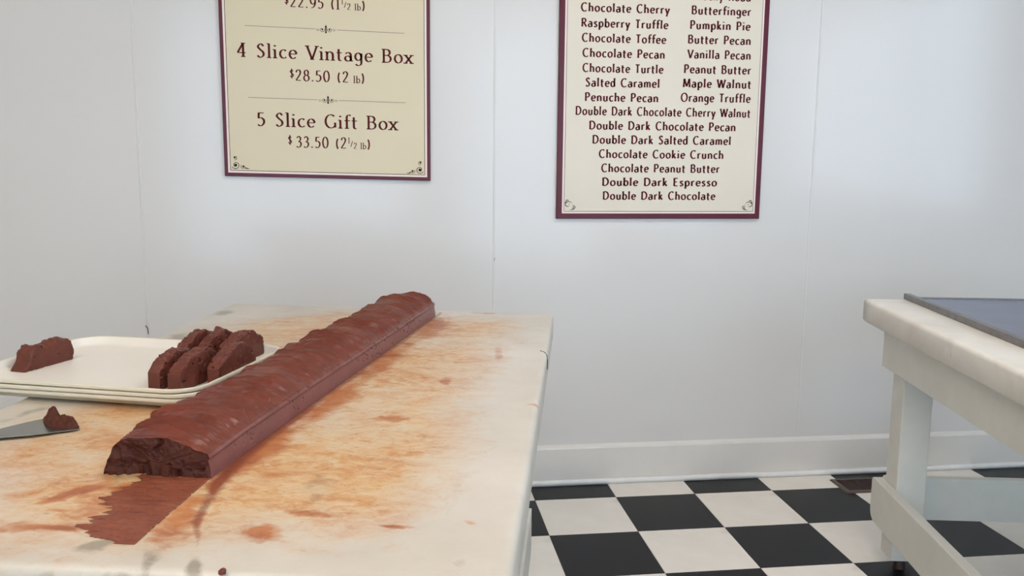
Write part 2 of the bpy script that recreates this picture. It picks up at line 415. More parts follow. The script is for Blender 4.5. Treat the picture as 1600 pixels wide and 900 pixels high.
def legs_and_rails(t, x0, x1, y0, y1, ztop, zap, ai=0.0, aj=0.0):
    """x0<x1, y0<y1 are the outer faces of the apron; legs inset, low stretcher boards outside the legs"""
    i = .03; lw = .088
    X0, X1, Y0, Y1 = x0, x1, y0, y1; x0, x1, y0, y1 = x0+ai, x1-ai, y0+aj, y1-aj
    box('apron', x0, x0+i, y0, y1, zap, ztop, M['wood_white'], t, bev=.002)
    box('apron', x1-i, x1, y0, y1, zap, ztop, M['wood_white'], t, bev=.002)
    box('apron', x0+i, x1-i, y1-i, y1, zap, ztop, M['wood_white'], t, bev=.002)
    box('apron', x0+i, x1-i, y0, y0+i, zap, ztop, M['wood_white'], t, bev=.002)
    x0, x1, y0, y1 = X0, X1, Y0, Y1
    e = .022
    for sx in (x0+e+.03, x1-e-.03-lw):
        for sy in (y0+.02, y1-.02-lw):
            leg_pts = [(sx, sy), (sx+lw, sy), (sx+lw, sy+lw), (sx, sy+lw)]
            me = box_me('leg', sx, sx+lw, sy, sy+lw, .036, ztop-.001, .004, 2)
            for v in me.vertices:                 # worn, chamfered lower end
                if v.co.z < .039:
                    v.co.x += (sx+lw/2-v.co.x)*.12; v.co.y += (sy+lw/2-v.co.y)*.12
            link('leg', me, M['wood_white'], t)
            bm = bmesh.new(); bmesh.ops.create_cone(bm, cap_ends=True, segments=20, radius1=.019, radius2=.014, depth=.036)
            fm = bpy.data.meshes.new('foot'); bm.to_mesh(fm); bm.free()
            link('foot', fm, M['rust'], t, loc=(sx+lw/2, sy+lw/2, .018))
    def board(ax, p0, p1, q0, q1, z0, z1):
        # long board with rounded ends
        pts = []
        r = .035
        for cx, cz, a0 in ((p1-.012, z1-.012, 0), (p0+.012, z1-.012, 90), (p0+r, z0+r, 180), (p1-r, z0+r, 270)):
            rr_ = .012 if a0 < 180 else r
            for k in range(5):
                a_ = math.radians(a0+k*22.5); pts.append((cx+rr_*math.cos(a_), cz+rr_*math.sin(a_)))
        me = prism_me('stretcher', pts, q0, q1, .0025, 2)
        for v in me.vertices:
            a_, b_, c_ = v.co; v.co = (c_, a_, b_) if ax == 'y' else (a_, c_, b_)
        bm = bmesh.new(); bm.from_mesh(me); bmesh.ops.recalc_face_normals(bm, faces=bm.faces); bm.to_mesh(me); bm.free()
        link('stretcher', me, M['wood_white'], t)
    board('y', y0-.01, y1+.01, x0+e-.0005, x0+e+.0295, .13, .267)
    board('y', y0-.01, y1+.01, x1-e-.0295, x1-e+.0005, .13, .267)
    board('x', x0+e+.03, x1-e-.03, y1-.0195, y1+.0095, .137, .273)
    board('x', x0+e+.03, x1-e-.03, y0-.0095, y0+.0195, .137, .273)

# right-hand table: origin at the floor under its back left corner
TR = math.radians(10.466)
RT = tag(empty('marble_table', (.924, -.539, 0), -TR), 'white painted work table with pale clean marble top and steel bars on it', 'table')
R_ = .012
rounded_slab('marble_top', [(.92-R_, -R_), (R_, -R_), (R_, -1.5), (.92-R_, -1.5)], .83, .07, R_, M['marble_clean'], RT)
legs_and_rails(RT, .040, .88, -1.46, -.026, .7595, .632, .012, .029)

# left-hand table: origin at the floor under its far right corner
TL = math.radians(11.779)
LT = tag(empty('marble_table', (-.066, -.672, 0), -TL), 'work table with marble top stained orange brown, under the long fudge loaf', 'table')
POLY = np.array([(-.80, -.20), (-.599, -.075), (-.301, -.06), (-.116, -.15), (-.118, -.566), (-.14, -.786), (-.13, -1.033), (-.115, -1.267), (-.134, -1.382), (-.157, -1.46), (-.248, -1.47), (-.345, -1.487), (-.448, -1.522), (-.543, -1.515), (-.632, -1.48), (-.80, -1.30), (-.83, -1.109), (-.79, -1.0), (-.887, -.654)])
def sdist(x, y):
    n = len(POLY); d = np.full(x.shape, 9.0); ins = np.zeros(x.shape, bool)
    for k in range(n):
        a_, b_ = POLY[k], POLY[(k+1) % n]; e = b_-a_
        t = np.clip(((x-a_[0])*e[0]+(y-a_[1])*e[1])/(e@e), 0, 1)
        d = np.minimum(d, np.hypot(x-a_[0]-t*e[0], y-a_[1]-t*e[1]))
        c = ((a_[1] > y) != (b_[1] > y)) & (x < (b_[0]-a_[0])*(y-a_[1])/(b_[1]-a_[1]+1e-12)+a_[0]); ins ^= c
    return np.where(ins, d, -d)
DARK = [[-.302,-1.483,.033,.003,.010,-.022],[-.39,-1.446,.008,-.005,.020,-.074],[-.40,-1.20,.010,.14,.028,-.018],[-.365,-.92,.012,.18,.034,-.02],[-.335,-.60,.02,.2,.034,-.02],[-.295,-.25,.016,.2,.030,-.02],
 [-.500,-1.372,.049,.005,.019,-.03],[-.575,-1.375,.032,.042,.008,-.010],[-.184,-.766,.013,.002,.006,-.036],[-.106,-.514,.012,-.07,-.011,-.03],[-.242,-1.026,.029,.014,.005,-.014],[-.186,-.024,.044,.006,.006,-.03],
 [-.560,-1.485,.062,.004,.006,-.012],[-.55,-1.44,.05,.0,.005,-.012],[-.415,-1.44,.02,.0,.012,-.055],[-.530,-1.43,.032,.0,.006,-.075],[-.405,-1.44,.028,.0,.01,-.075],[-.247,-1.413,.047,.005,.008,-.016],[-.145,-1.445,.03,.003,.002,-.006],[-.056,-1.427,.008,.001,.002,-.011],[-.226,-.578,.012,.002,.007,-.04],[-.342,-1.302,.024,.032,.015,-.022],
 [-.015,-.905,.020,.002,.001,-.010],[-.372,-1.40,.022,.014,.010,-.05],[-.52,-.36,.10,.0,.0,-.09],[-.30,-.80,.05,.02,.02,-.05],[-.19,-.36,.04,.0,.0,-.03]]
DW = {24: .42, 25: .35, 26: .35, 22: .85, 23: .42, 1: .35, 12: .9, 13: .6, 14: .75,  6: .85, 15: .6, 9: .7, 11: .6, 19: .7, 3: .9, 4: .85, 5: .8, 20: .6, 21: .3, 17: .8, 16: .9}
GREY = [[-.465,-1.530,.013,.001,.009,-.014],[-.390,-1.560,.011,-.006,.010,-.04],[-.336,-1.560,.010,-.001,.008,-.026],[-.553,-1.311,.010,-.01,.037,-.103],[-.845,-1.051,.018,.039,.012,-.012],[-.863,-1.106,.013,.02,.014,-.012],
 [-.501,-.331,.073,.011,.006,-.012],[-.271,-1.33,.03,.005,.020,-.07],[-.498,-1.583,.046,.004,.004,-.006],[-.055,-1.533,.010,.001,.004,-.022],[-.62,-1.589,.40,.0,.0,-.007],[-.90,-.10,.03,.0,.0,-.04],[-.88,-.45,.02,0,0,-.08]]  # the long front strip paints the rounded rim darker against its window highlight
GW = {0: 1.2, 2: 1.15, 1: .8, 3: .6, 6: .35, 7: .45, 9: .4, 4: .8, 5: .7, 8: .8}
def blobs(lst, wt, x, y):
    wx = x+(fbm(x*22, y*22, 3.1)-.5)*.035; wy = y+(fbm(x*22, y*22, 9.1)-.5)*.05
    r = np.zeros(x.shape)
    for k, (cx, cy, ax, ay, bx, by) in enumerate(lst):
        det = ax*by-ay*bx; dx, dy = wx-cx, wy-cy
        p = (dx*by-dy*bx)/det; q = (ax*dy-ay*dx)/det
        r = np.maximum(r, np.clip(1.35-.9*np.hypot(p, q), 0, 1)*wt.get(k, 1.0))
    return r
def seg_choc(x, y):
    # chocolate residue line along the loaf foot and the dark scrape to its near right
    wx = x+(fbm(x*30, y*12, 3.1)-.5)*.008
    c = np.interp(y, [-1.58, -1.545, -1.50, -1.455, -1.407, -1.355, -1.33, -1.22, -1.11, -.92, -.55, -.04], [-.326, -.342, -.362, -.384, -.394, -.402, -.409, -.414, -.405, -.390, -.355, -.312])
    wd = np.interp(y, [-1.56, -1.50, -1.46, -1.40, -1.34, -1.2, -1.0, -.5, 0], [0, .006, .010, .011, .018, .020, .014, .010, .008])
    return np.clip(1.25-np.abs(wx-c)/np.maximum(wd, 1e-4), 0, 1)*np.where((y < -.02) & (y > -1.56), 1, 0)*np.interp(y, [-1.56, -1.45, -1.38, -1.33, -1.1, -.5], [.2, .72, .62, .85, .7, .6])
masks = dict(stain=lambda x, y: np.clip(sdist(x+(fbm(x*9, y*9, 1)-.5)*.06, y+(fbm(x*9, y*9, 4)-.5)*.08)/.15+.50, 0, 1)*(.74+.8*(fbm(x*7, y*5, 7)-.35)),
             dark=lambda x, y: blobs(DARK, DW, x, y), grey=lambda x, y: blobs(GREY, GW, x, y), choc=seg_choc)
rounded_slab('marble_top', [(-R_, -R_), (-.938+R_, .062-R_), (-.905+R_, -1.583+R_), (-R_, -1.583+R_)], .82, .07, R_, M['marble'], LT, nu=230, nv=400, masks=masks)
legs_and_rails(LT, -.875, -.030, -1.54, -.045, .7495, .632)
link('edge_chip', nick('edge_chip', [(-.016, -.480, .8203), (-.006, -.488, .8188), (-.0005, -.492, .812), (.0006, -.494, .800), (.0006, -.496, .782)], .0011), M['black'], LT)

def on_left(u, v, z, rot=0):
    c, s = math.cos(-TL), math.sin(-TL)
    return (-.066+c*u-s*v, -.672+s*u+c*v, z), -TL+rot
HL = .82

# ------------------------------------------------------------------ fudge pieces
PROF = np.array([(0, 0), (.001, .012), (.0035, .028), (.0010, .0305), (.0035, .034), (.012, .0405), (.026, .0490), (.044, .0565), (.064, .0605), (.086, .0625), (.108, .0620), (.124, .0580), (.1355, .0500), (.1425, .0380), (.1475, .0240), (.1505, .010), (.151, 0)])
def profile(n, P=PROF):
    d = np.r_[0, np.cumsum(np.hypot(*np.diff(P, axis=0).T))]; s = np.linspace(0, d[-1], n)
    return np.c_[np.interp(s, d, P[:, 0]), np.interp(s, d, P[:, 1])], s/d[-1]
def normals2(p):
    t = np.gradient(p, axis=0); nn = np.c_[-t[:, 1], t[:, 0]]*-1; nn /= np.linalg.norm(nn, axis=1)[:, None]+1e-9
    return nn

def build_loaf():
    n, m = 900, 120
    P, s = profile(m); N = normals2(P)
    N = np.where((P-np.array([.075, .02])) @ np.array([0, 0])[:, None] == 0, N, N)
    cen = np.array([.075, .015]); flip = np.sign(((P-cen)*N).sum(1)); N = N*flip[:, None]
    t = np.linspace(0, 1, n)
    y = -1.317+t*1.262
    cx = np.interp(y, [-1.317, -1.181, -.921, -.549, -.04], [-.4235, -.413, -.392, -.358, -.314])
    W = np.interp(t, [0, .5, 1], [1.0, .97, 1.0])
    S, Y = np.meshgrid(s, y)
    top = np.clip((S-.17)/.06, 0, 1)*np.clip((1-S)/.06, 0, 1)
    left = np.clip((S-.62)/.15, 0, 1)*np.clip((1-S)/.05, 0, 1)
    # transverse strokes left by the paddle, curved in plan
    ph = Y*42+3.2*(S-.5)**2*6+ (fbm(Y*7, S*3, 2.2)-.5)*5
    r1 = 1-np.abs(2*vn(ph, S*2.2+5, 1.3)-1)
    r2 = 1-np.abs(2*vn(ph*2.1+9, S*4.0, 6.3)-1)
    pw = Y*34+3.4*(S-.40)**2-1.2*S+(fbm(Y*6, S*2.5, 2.2)-.5)*3.0
    saw = (pw-np.floor(pw)); cell = np.floor(pw); amp = vn(cell*3.7, S*3+cell, .5)
    step = np.where(saw < .88, saw/.88, (1-saw)/.12)**1.6*np.clip(amp*2.4-.9, 0, 1)
    pw2 = Y*83+9.0*(S-.35)**2-2*S+(fbm(Y*9, S*4, 5.2)-.5)*4
    saw2 = pw2-np.floor(pw2); c2 = np.floor(pw2); step2 = np.where(saw2 < .8, saw2/.8, (1-saw2)/.2)**1.5*np.clip(vn(c2*2.3, S*5+c2, 4.5)*2-.8, 0, 1)
    d = top*((step-.3)*.0098+(step2-.2)*.0042+(r1-.55)*.0006+(fbm(Y*12, S*4, 3.3)-.5)*.006+(fbm(Y*90, S*6, 3.9)-.5)*.0012)
    d += left*((fbm(Y*26, S*9, 8.3, 3)-.45)*.026)
    lip = np.exp(-((S-.165)/.016)**2); d += lip*(.0012+.0036*(vn(Y*26, 2, 1)-.35)+.0016*(vn(Y*90, 2, 1)-.5))
    low = 1-np.clip((S-.15)/.03, 0, 1)
    pit = np.clip((vn(Y*120, S*75, 4.4)-.76)/.10, 0, 1)*np.clip((fbm(Y*9, 1, 6.6)-.40)/.1, 0, 1)
    d -= low*pit*.0050*np.clip(S/.02, 0, 1)
    d -= top*np.clip((vn(Y*110, S*45, 9.4)-.88)/.08, 0, 1)*.003
    # far end sags and rounds off
    e = np.clip((t-.975)/.025, 0, 1)[:, None]; shr = 1-.35*e**2
    wob = (vn(y*11, 1.5, 3.5)-.5)*.004
    px = (P[None, :, 0]-.075)*shr*W[:, None]+.075*W[:, None]; pz = P[None, :, 1]*shr*(1+.06*(vn(y*8, 2.5, 3.5)-.5)-.10*np.exp(-((y+1.317)/.06)**2))[:, None]
    X = cx[:, None]-(px+d*N[None, :, 0])+wob[:, None]*0; Z = np.maximum(pz+d*N[None, :, 1], 0)
    YY = Y.copy(); YY[-1] += .006*(fbm(s*14, 1, 1)-.3)*2
    # near end: ragged lip
    YY[0] -= (fbm(s*25, 4, 1)-.5)*.004
    V = np.stack([X, YY, Z], -1).reshape(-1, 3)
    Fc = grid_faces(n, m)
    loc, rz = on_left(0, 0, HL+.0005)
    root = tag(empty('fudge_loaf', loc, rz), 'long half-round loaf of chocolate fudge lying across the stained marble table', 'fudge')
    nb = int(m*.165)
    band = [f for f in Fc if (f[0] % m) < nb]; crust = [f for f in Fc if (f[0] % m) >= nb]
    def sub(name, faces, mat):
        used = sorted({i for f in faces for i in f}); mp = {v: k for k, v in enumerate(used)}
        me = mesh(name, V[used], [tuple(mp[i] for i in f)[::-1] for f in faces]); return link(name, me, mat, root, smooth=True)
    sub('swirled_crust', crust, M['fudge']); o = sub('smooth_side', band, M['fudge_band'])
    o['label'] = 'smooth straight lower side with a purplish tone and small holes'
    # caps
    def cap(row, name, sgn, amp, mat, bul):
        R = 44; ring = np.stack([X[row], YY[row], Z[row]], -1); c = np.array([ring[:, 0].mean(), ring[:, 1].mean(), .018])
        VV = []
        for k in range(R+1):
            f = k/R; q = ring+(c-ring)*f; edge = min(1, k/2)
            q[:, 2] = np.where(ring[:, 2] < 1e-4, 0, q[:, 2])
            xx, zz = q[:, 0], q[:, 2]
            low_ = np.clip((.030-zz)/.02, .25, 1); rough = (fbm(xx*170, zz*170, 2, 4)-.5)*amp*low_*1.3+(fbm(xx*40, zz*40, 6, 2)-.5)*amp*.8+np.clip((vn(xx*210, zz*190, 5)-.70)/.1, 0, 1)*-amp*.8*low_
            groove = -(1-np.abs(2*vn(xx*85+zz*18, 1, 1)-1))*amp*1.1*np.clip((cx[0]-.085-xx)/.02, 0, 1)*np.clip((.045-zz)/.01, 0, 1)
            crack = -np.exp(-((xx-(cx[0]-.072+.004*np.sin(zz*300)))/.0028)**2)*np.clip((zz-.02)/.02, 0, 1)*.007*(amp > .005)
            q[:, 1] = ring[:, 1]+(c[1]-ring[:, 1])*f+sgn*edge*(rough+groove+crack+bul*math.sin(min(1, f*1.5)*math.pi/2))
            VV.append(q)
        VV = np.concatenate(VV); Fq = grid_faces(R+1, m)
        # close the bottom edge between first and last profile points
        me = mesh(name, VV, [f if sgn > 0 else f[::-1] for f in Fq])
        return link(name, me, mat, root, smooth=True)
    o = cap(0, 'cut_face', -1, .0062, M['fudge_cut'], .001); o['label'] = 'rough dark torn cut end of the loaf'
    cap(-1, 'rounded_end', 1, .004, M['fudge'], .008)
    return root
build_loaf()

SPROF = np.array([(0, 0), (.0005, .015), (.001, .031), (.004, .034), (.018, .042), (.040, .052), (.062, .057), (.085, .058), (.106, .053), (.122, .044), (.134, .032), (.139, .015), (.140, 0)])
def slice_mesh(name, seed, th, lump, P0=SPROF, length=1.0, height=1.0):
    """a fudge slice: profile runs along +y, thickness along +x"""
    m, n, R = 120, 20, 16
    P, s = profile(m, P0); P = P*np.array([length, height]); N = normals2(P); cen = np.array([.07*length, .015]); N *= np.sign(((P-cen)*N).sum(1))[:, None]
    x = np.linspace(0, th, n)
    S, X = np.meshgrid(s, x)
    top = np.clip((S-.15)/.08, 0, 1)*np.clip((1-S)/.05, 0, 1)
    d = top*((fbm(X*45+seed, S*9+seed, seed, 3)-.45)*lump*1.3+(vn(X*110, S*34, seed)-.5)*.0035+(1-np.abs(2*vn(X*60, S*14+seed, seed+3)-1)-.5)*.0022)
    d -= (np.clip((vn(X*150+seed, S*50, 4.4+seed)-.80)/.08, 0, 1))*.0045*np.clip(S/.03, 0, 1)*np.clip((1-S)/.03, 0, 1)
    eb = np.minimum(np.arange(n), n-1-np.arange(n)); d -= np.where(eb == 0, .0006, 0)[:, None]
    Yc = P[None, :, 0]+d*N[None, :, 0]; Z = np.maximum(P[None, :, 1]+d*N[None, :, 1], 0)
    V = np.stack([X+np.where(eb == 0, 0, 0)[:, None], Yc, Z], -1).reshape(-1, 3).tolist(); Fc = grid_faces(n, m)
    for row, sg in ((0, -1), (n-1, 1)):
        ring = np.array(V[row*m:(row+1)*m]); c = np.array([ring[0, 0], .07*length, .02]); prev = list(range(row*m, (row+1)*m))
        for k in range(1, R+1):
            f = k/R; q = ring+(c-ring)*f; q[:, 2] = np.where(ring[:, 2] < 1e-4, 0, q[:, 2])
            rg_ = (fbm(q[:, 1]*70, q[:, 2]*70, seed+row, 3)-.5)*.004-np.clip((vn(q[:, 1]*150+seed, q[:, 2]*170, 5+seed)-.78)/.08, 0, 1)*.0045
            q[:, 0] = ring[:, 0]+sg*(rg_+.0010)
            b = len(V); V += q.tolist(); new = list(range(b, b+m))
            for j in range(m-1):
                fq = (prev[j], prev[j+1], new[j+1], new[j]); Fc.append(fq[::-1] if sg < 0 else fq)
            prev = new
    me = mesh(name, V, Fc)
    bm = bmesh.new(); bm.from_mesh(me); bmesh.ops.recalc_face_normals(bm, faces=bm.faces); bm.to_mesh(me); bm.free()
    return me

# ------------------------------------------------------------------ tray stack
TA = -.115            # tray turn in table axes
TW, TD = .475, .375
def rrect(w_, d_, r, n=10):
    pts = []
    for cx_, cy_, a0 in ((w_/2-r, d_/2-r, 0), (-w_/2+r, d_/2-r, 90), (-w_/2+r, -d_/2+r, 180), (w_/2-r, -d_/2+r, 270)):
        for k in range(n+1):
            a_ = math.radians(a0+90*k/n); pts.append((cx_+r*math.cos(a_), cy_+r*math.sin(a_)))
    return np.array(pts)
def tray_meshes():
    # offsets of rounded rectangles inwards and heights: outside up, over the rim, down inside
    lv = [(.036, 0), (.024, .001), (.012, .0065), (.0065, .0138), (.0045, .0142), (.0005, .0143), (0, .0150), (0, .0198), (.0008, .0208), (.003, .0211), (.006, .0205), (.009, .017), (.0125, .0072), (.018, .0037), (.026, .0032)]
    def ring(o, z, r0=.060): return [(x, y, z) for x, y in rrect(TW-2*o, TD-2*o, max(.012, r0-o))]
    rings = [ring(o, z) for o, z in lv]; m = len(rings[0])
    def bld(name, rs, capf=False, capl=False):
        V = [p for r in rs for p in r]; Fc = grid_faces(len(rs), m, True)
        if capf: Fc.append(tuple(range(m))[::-1])
        if capl: Fc.append(tuple(range((len(rs)-1)*m, len(rs)*m)))
        me = mesh(name, V, Fc); return me
    return bld('tray_body', rings[:5]+[], capf=True), bld('tray_rim', rings[4:11]), bld('tray_inside', rings[10:], capl=True)
tb_, tr_, ti_ = tray_meshes()
tray_u, tray_v = -.787, -.818
labs = ['cream rectangular tray at the bottom of the stack, flat on the marble', 'cream rectangular tray in the middle of the stack of three', 'cream rectangular tray on top of the stack, holding the cut fudge slices']
TZ = .0085
for k in range(3):
    loc, rz = on_left(tray_u+(.0, .002, -.001)[k], tray_v+(.001, -.001, .0)[k], HL+.0008+k*TZ, TA+(0, .006, -.003)[k])
    t = tag(empty('serving_tray', loc, rz), labs[k], 'tray', 'stack of serving trays')
    link('tray_body', tb_, M['tray_edge'], t, smooth=True); link('tray_rim', tr_, M['tray_edge'], t, smooth=True); link('tray_inside', ti_, M['tray'], t, smooth=True)
ZT = HL+.0008+2*TZ+.0032+.0005      # inside floor of the top tray
G6 = 'fudge slices on the top tray'
# name, u, v (near left bottom corner), rot, thickness, lump, height, length, label
SL = [
 (-.683, -.970, -.10, .022, .011, 1.02, .98, 'left slice of chocolate fudge in the front row on the top tray'),
 (-.646, -.974, -.17, .025, .005, 1.00, 1.00, 'middle slice of chocolate fudge in the front row, smooth side facing right'),
 (-.590, -.938, -.10, .022, .009, 1.06, 1.05, 'right slice of chocolate fudge in the front row, ragged edge, nearest the loaf'),
 (-.703, -.822, -.13, .021, .012, 1.08, .98, 'left slice of chocolate fudge in the back row of the cluster'),
 (-.668, -.815, -.13, .022, .012, 1.06, 1.00, 'middle slice of chocolate fudge in the back row of the cluster, lumpy top'),
 (-.631, -.800, -.12, .030, .011, .97, 1.0, 'right slice of chocolate fudge in the back row, broad side with holes'),
]
for k, (u, v_, r, th, lump, hh, ln, lab) in enumerate(SL):
    loc, rz = on_left(u, v_, ZT, r)
    tag(sharp(link('fudge_slice', slice_mesh('fudge_slice', 3.1+k*2.7, th, lump, height=hh, length=ln), M['fudge_slice'], None, loc, rz, smooth=True)), lab, 'fudge', G6)
LP = np.array([(0, 0), (.004, .006), (.016, .018), (.022, .034), (.030, .041), (.045, .046), (.060, .041), (.075, .039), (.095, .044), (.115, .043), (.128, .045), (.135, .040), (.139, .020), (.140, 0)])
loc, rz = on_left(-1.004, -.868, ZT, -.22)
tag(sharp(link('fudge_slice', slice_mesh('fudge_slice', 21.3, .034, .013, P0=LP, height=.92, length=.86), M['fudge_slice'], None, loc, rz, smooth=True)), 'lone lumpy chocolate fudge slice at the left end of the top tray', 'fudge', G6)

# ------------------------------------------------------------------ scraper with a lump of fudge
loc, rz = on_left(0, 0, HL)
sp = tag(empty('scraper', loc, rz), 'steel scraper blade lying on the marble, its tip under a lump of fudge', 'scraper')
bl = [(-.710, -1.139), (-.799, -1.086), (-.815, -1.113), (-.838, -1.168), (-.866, -1.232), (-.905, -1.31), (-.893, -1.318), (-.846, -1.250), (-.803, -1.199), (-.761, -1.179)]
me = prism_me('blade', bl, .0008, .0024, .0004, 1)
for v in me.vertices: v.co.z += max(0, (-1.086-v.co.y))*.035
link('blade', me, M['blade'], sp)
me = box_me('handle', -.011, .011, -.14, .0, .002, .022, .005, 3)
hd = link('handle', me, M['black'], sp, loc=(-.896, -1.305, .010), rotz=-.46, smooth=False)
# the lump
n, m = 70, 50; th_ = np.linspace(0, 1, n)[:, None]; ph_ = np.linspace(0, 2*math.pi, m, endpoint=False)[None, :]
base = np.array([-.755, -1.118]); ax = np.array([.86, -.51]); bx = np.array([.51, .86])
r = np.sqrt(th_); A_ = .044*r*np.cos(ph_); B_ = .017*r*np.sin(ph_)*(1.0+.2*np.cos(ph_))
nzv = fbm(A_*60+3, B_*60+1, 2, 4)
Hh = np.clip(1-th_, 0, 1)**.6*(.009+.030*(nzv-.38)+.008*(1-np.abs(2*vn(A_*110, B_*110, 3)-1)-.5))+.014*np.exp(-((A_+.020)/.007)**2-((B_)/.007)**2)+.006*np.exp(-((A_-.012)/.008)**2-((B_)/.008)**2)
kx = 1+.35*(nzv-.5)
X = base[0]+(A_*kx)*ax[0]+B_*kx*bx[0]; Y = base[1]+(A_*kx)*ax[1]+B_*kx*bx[1]; Z = .0034+np.maximum(Hh, 0)
me = mesh('fudge_lump', np.stack([X, Y, Z], -1).reshape(-1, 3), grid_faces(n, m, True))
bm = bmesh.new(); bm.from_mesh(me); bmesh.ops.remove_doubles(bm, verts=bm.verts, dist=1e-5); bmesh.ops.recalc_face_normals(bm, faces=bm.faces); bm.to_mesh(me); bm.free()
o = link('fudge_lump', me, M['fudge_cut'], None, loc, rz, smooth=True); tag(o, 'small ragged lump of fudge sitting on the tip of the scraper blade', 'fudge')

# ------------------------------------------------------------------ film of fudge in front of the loaf
nu, nv = 150, 150
uu_, vv_ = np.meshgrid(np.linspace(-.62, -.40, nu), np.linspace(-1.55, -1.31, nv), indexing='ij')
top_, bot_ = -1.320, -1.519
tt = (vv_-top_)/(bot_-top_)
right = np.interp(tt.ravel(), [0, .5, 1, 1.1], [-.424, -.425, -.424, -.424]).reshape(tt.shape)
leftb = np.interp(tt.ravel(), [0, .25, .5, .75, .9, 1, 1.1], [-.530, -.518, -.512, -.506, -.506, -.468, -.44]).reshape(tt.shape)+(fbm(vv_*30, 1, 1, 2)-.5)*.04
q = (uu_-leftb)/.03+(fbm(uu_*14, vv_*130, 4.1, 3)-.5)*1.8; q = np.minimum(q, (right-uu_)/.004+(fbm(uu_*20, vv_*160, 4.1, 3)-.5)*.8); q = np.minimum(q, np.minimum((1.02-tt)/.03, (tt+.05)/.05))
hgt = np.clip(q, 0, 1)*.0006+np.clip(q*2, 0, 1)*((1-np.abs(2*vn(vv_*95+uu_*8, uu_*9, 2)-1))*.0007+np.clip((fbm(uu_*90, vv_*260, 3)-.52)/.1, 0, 1)*.0010)
idx = np.arange(nu*nv).reshape(nu, nv); Fq = []
for i in range(nu-1):
    for j in range(nv-1):
        if q[i, j] > .05 and q[i+1, j] > .05 and q[i, j+1] > .05 and q[i+1, j+1] > .05: Fq.append((idx[i, j], idx[i+1, j], idx[i+1, j+1], idx[i, j+1]))
Vf = np.stack([uu_, vv_, .0002+hgt], -1).reshape(-1, 3)
used = sorted({i for f in Fq for i in f}); mp = {int(v): k for k, v in enumerate(used)}
me = mesh('fudge_film', Vf[used], [tuple(mp[int(i)] for i in f) for f in Fq])
tag(link('fudge_film', me, M['fudge_film'], None, loc, rz, smooth=True), 'thin streaked film of fudge left on the marble in front of the loaf', 'smear')
# crumb at the front edge of the marble
bm = bmesh.new(); bmesh.ops.create_icosphere(bm, subdivisions=3, radius=.0045)
for v in bm.verts:
    k = .75+.5*float(vn(v.co.x*400+5, v.co.y*400, v.co.z*400)); v.co *= k; v.co.z = max(v.co.z*.8, -.0025)
me = bpy.data.meshes.new('fudge_crumb'); bm.to_mesh(me); bm.free()
l2, _ = on_left(-.301, -1.580, HL+.0022)
tag(link('fudge_crumb', me, M['fudge'], None, l2, rz, smooth=True), 'tiny round crumb of fudge at the front edge of the stained marble', 'crumb')

# ------------------------------------------------------------------ steel bars and plate on the right table
def on_right(u, v, z, rot=0):
    c, s = math.cos(-TR), math.sin(-TR)
    return (.924+c*u-s*v, -.539+s*u+c*v, z), -TR+rot
ZR = .8302
l_, r_z = on_right(.122, -.002, ZR)
tag(link('steel_bar', box_me('steel_bar', 0, .019, -1.42, 0, 0, .0175, .0012, 2), M['steel_bar'], None, l_, r_z), 'long grey steel bar lying along the left edge of the clean marble top', 'bar', 'steel bars on the marble')
l_, r_z = on_right(.145, -.040, ZR, .0)
tag(link('steel_bar', box_me('steel_bar', 0, .70, 0, .016, 0, .0105, .001, 2), M['steel_bar'], None, l_, r_z), 'thin steel bar lying along the back of the clean marble top', 'bar', 'steel bars on the marble')
l_, r_z = on_right(.146, -.042, ZR)
tag(link('steel_sheet', box_me('steel_sheet', 0, .70, -1.37, 0, 0, .007, .001, 1), M['steel_plate'], None, l_, r_z), 'flat blue grey steel sheet between the steel bars on the marble', 'sheet')

# ------------------------------------------------------------------ lettering
def arc(cx, cy, rx, ry, a0, a1, n=None):
    n = n or max(6, int(abs(a1-a0)/15)); return [(cx+rx*math.cos(math.radians(a0+(a1-a0)*k/n)), cy+ry*math.sin(math.radians(a0+(a1-a0)*k/n))) for k in range(n+1)]
def cat(pts, n=6):
    P = [pts[0]]+list(pts)+[pts[-1]]; out = []
    for i in range(1, len(P)-2):
        for k in range(n):
            t = k/n; p0, p1, p2, p3 = P[i-1], P[i], P[i+1], P[i+2]
            out.append(tuple(.5*((2*p1[d])+(-p0[d]+p2[d])*t+(2*p0[d]-5*p1[d]+4*p2[d]-p3[d])*t*t+(-p0[d]+3*p1[d]-3*p2[d]+p3[d])*t**3) for d in (0, 1)))
    out.append(pts[-1]); return out
X_ = .64
def el(cx, cy, rx, ry): return arc(cx, cy, rx, ry, 90, 450, 24)
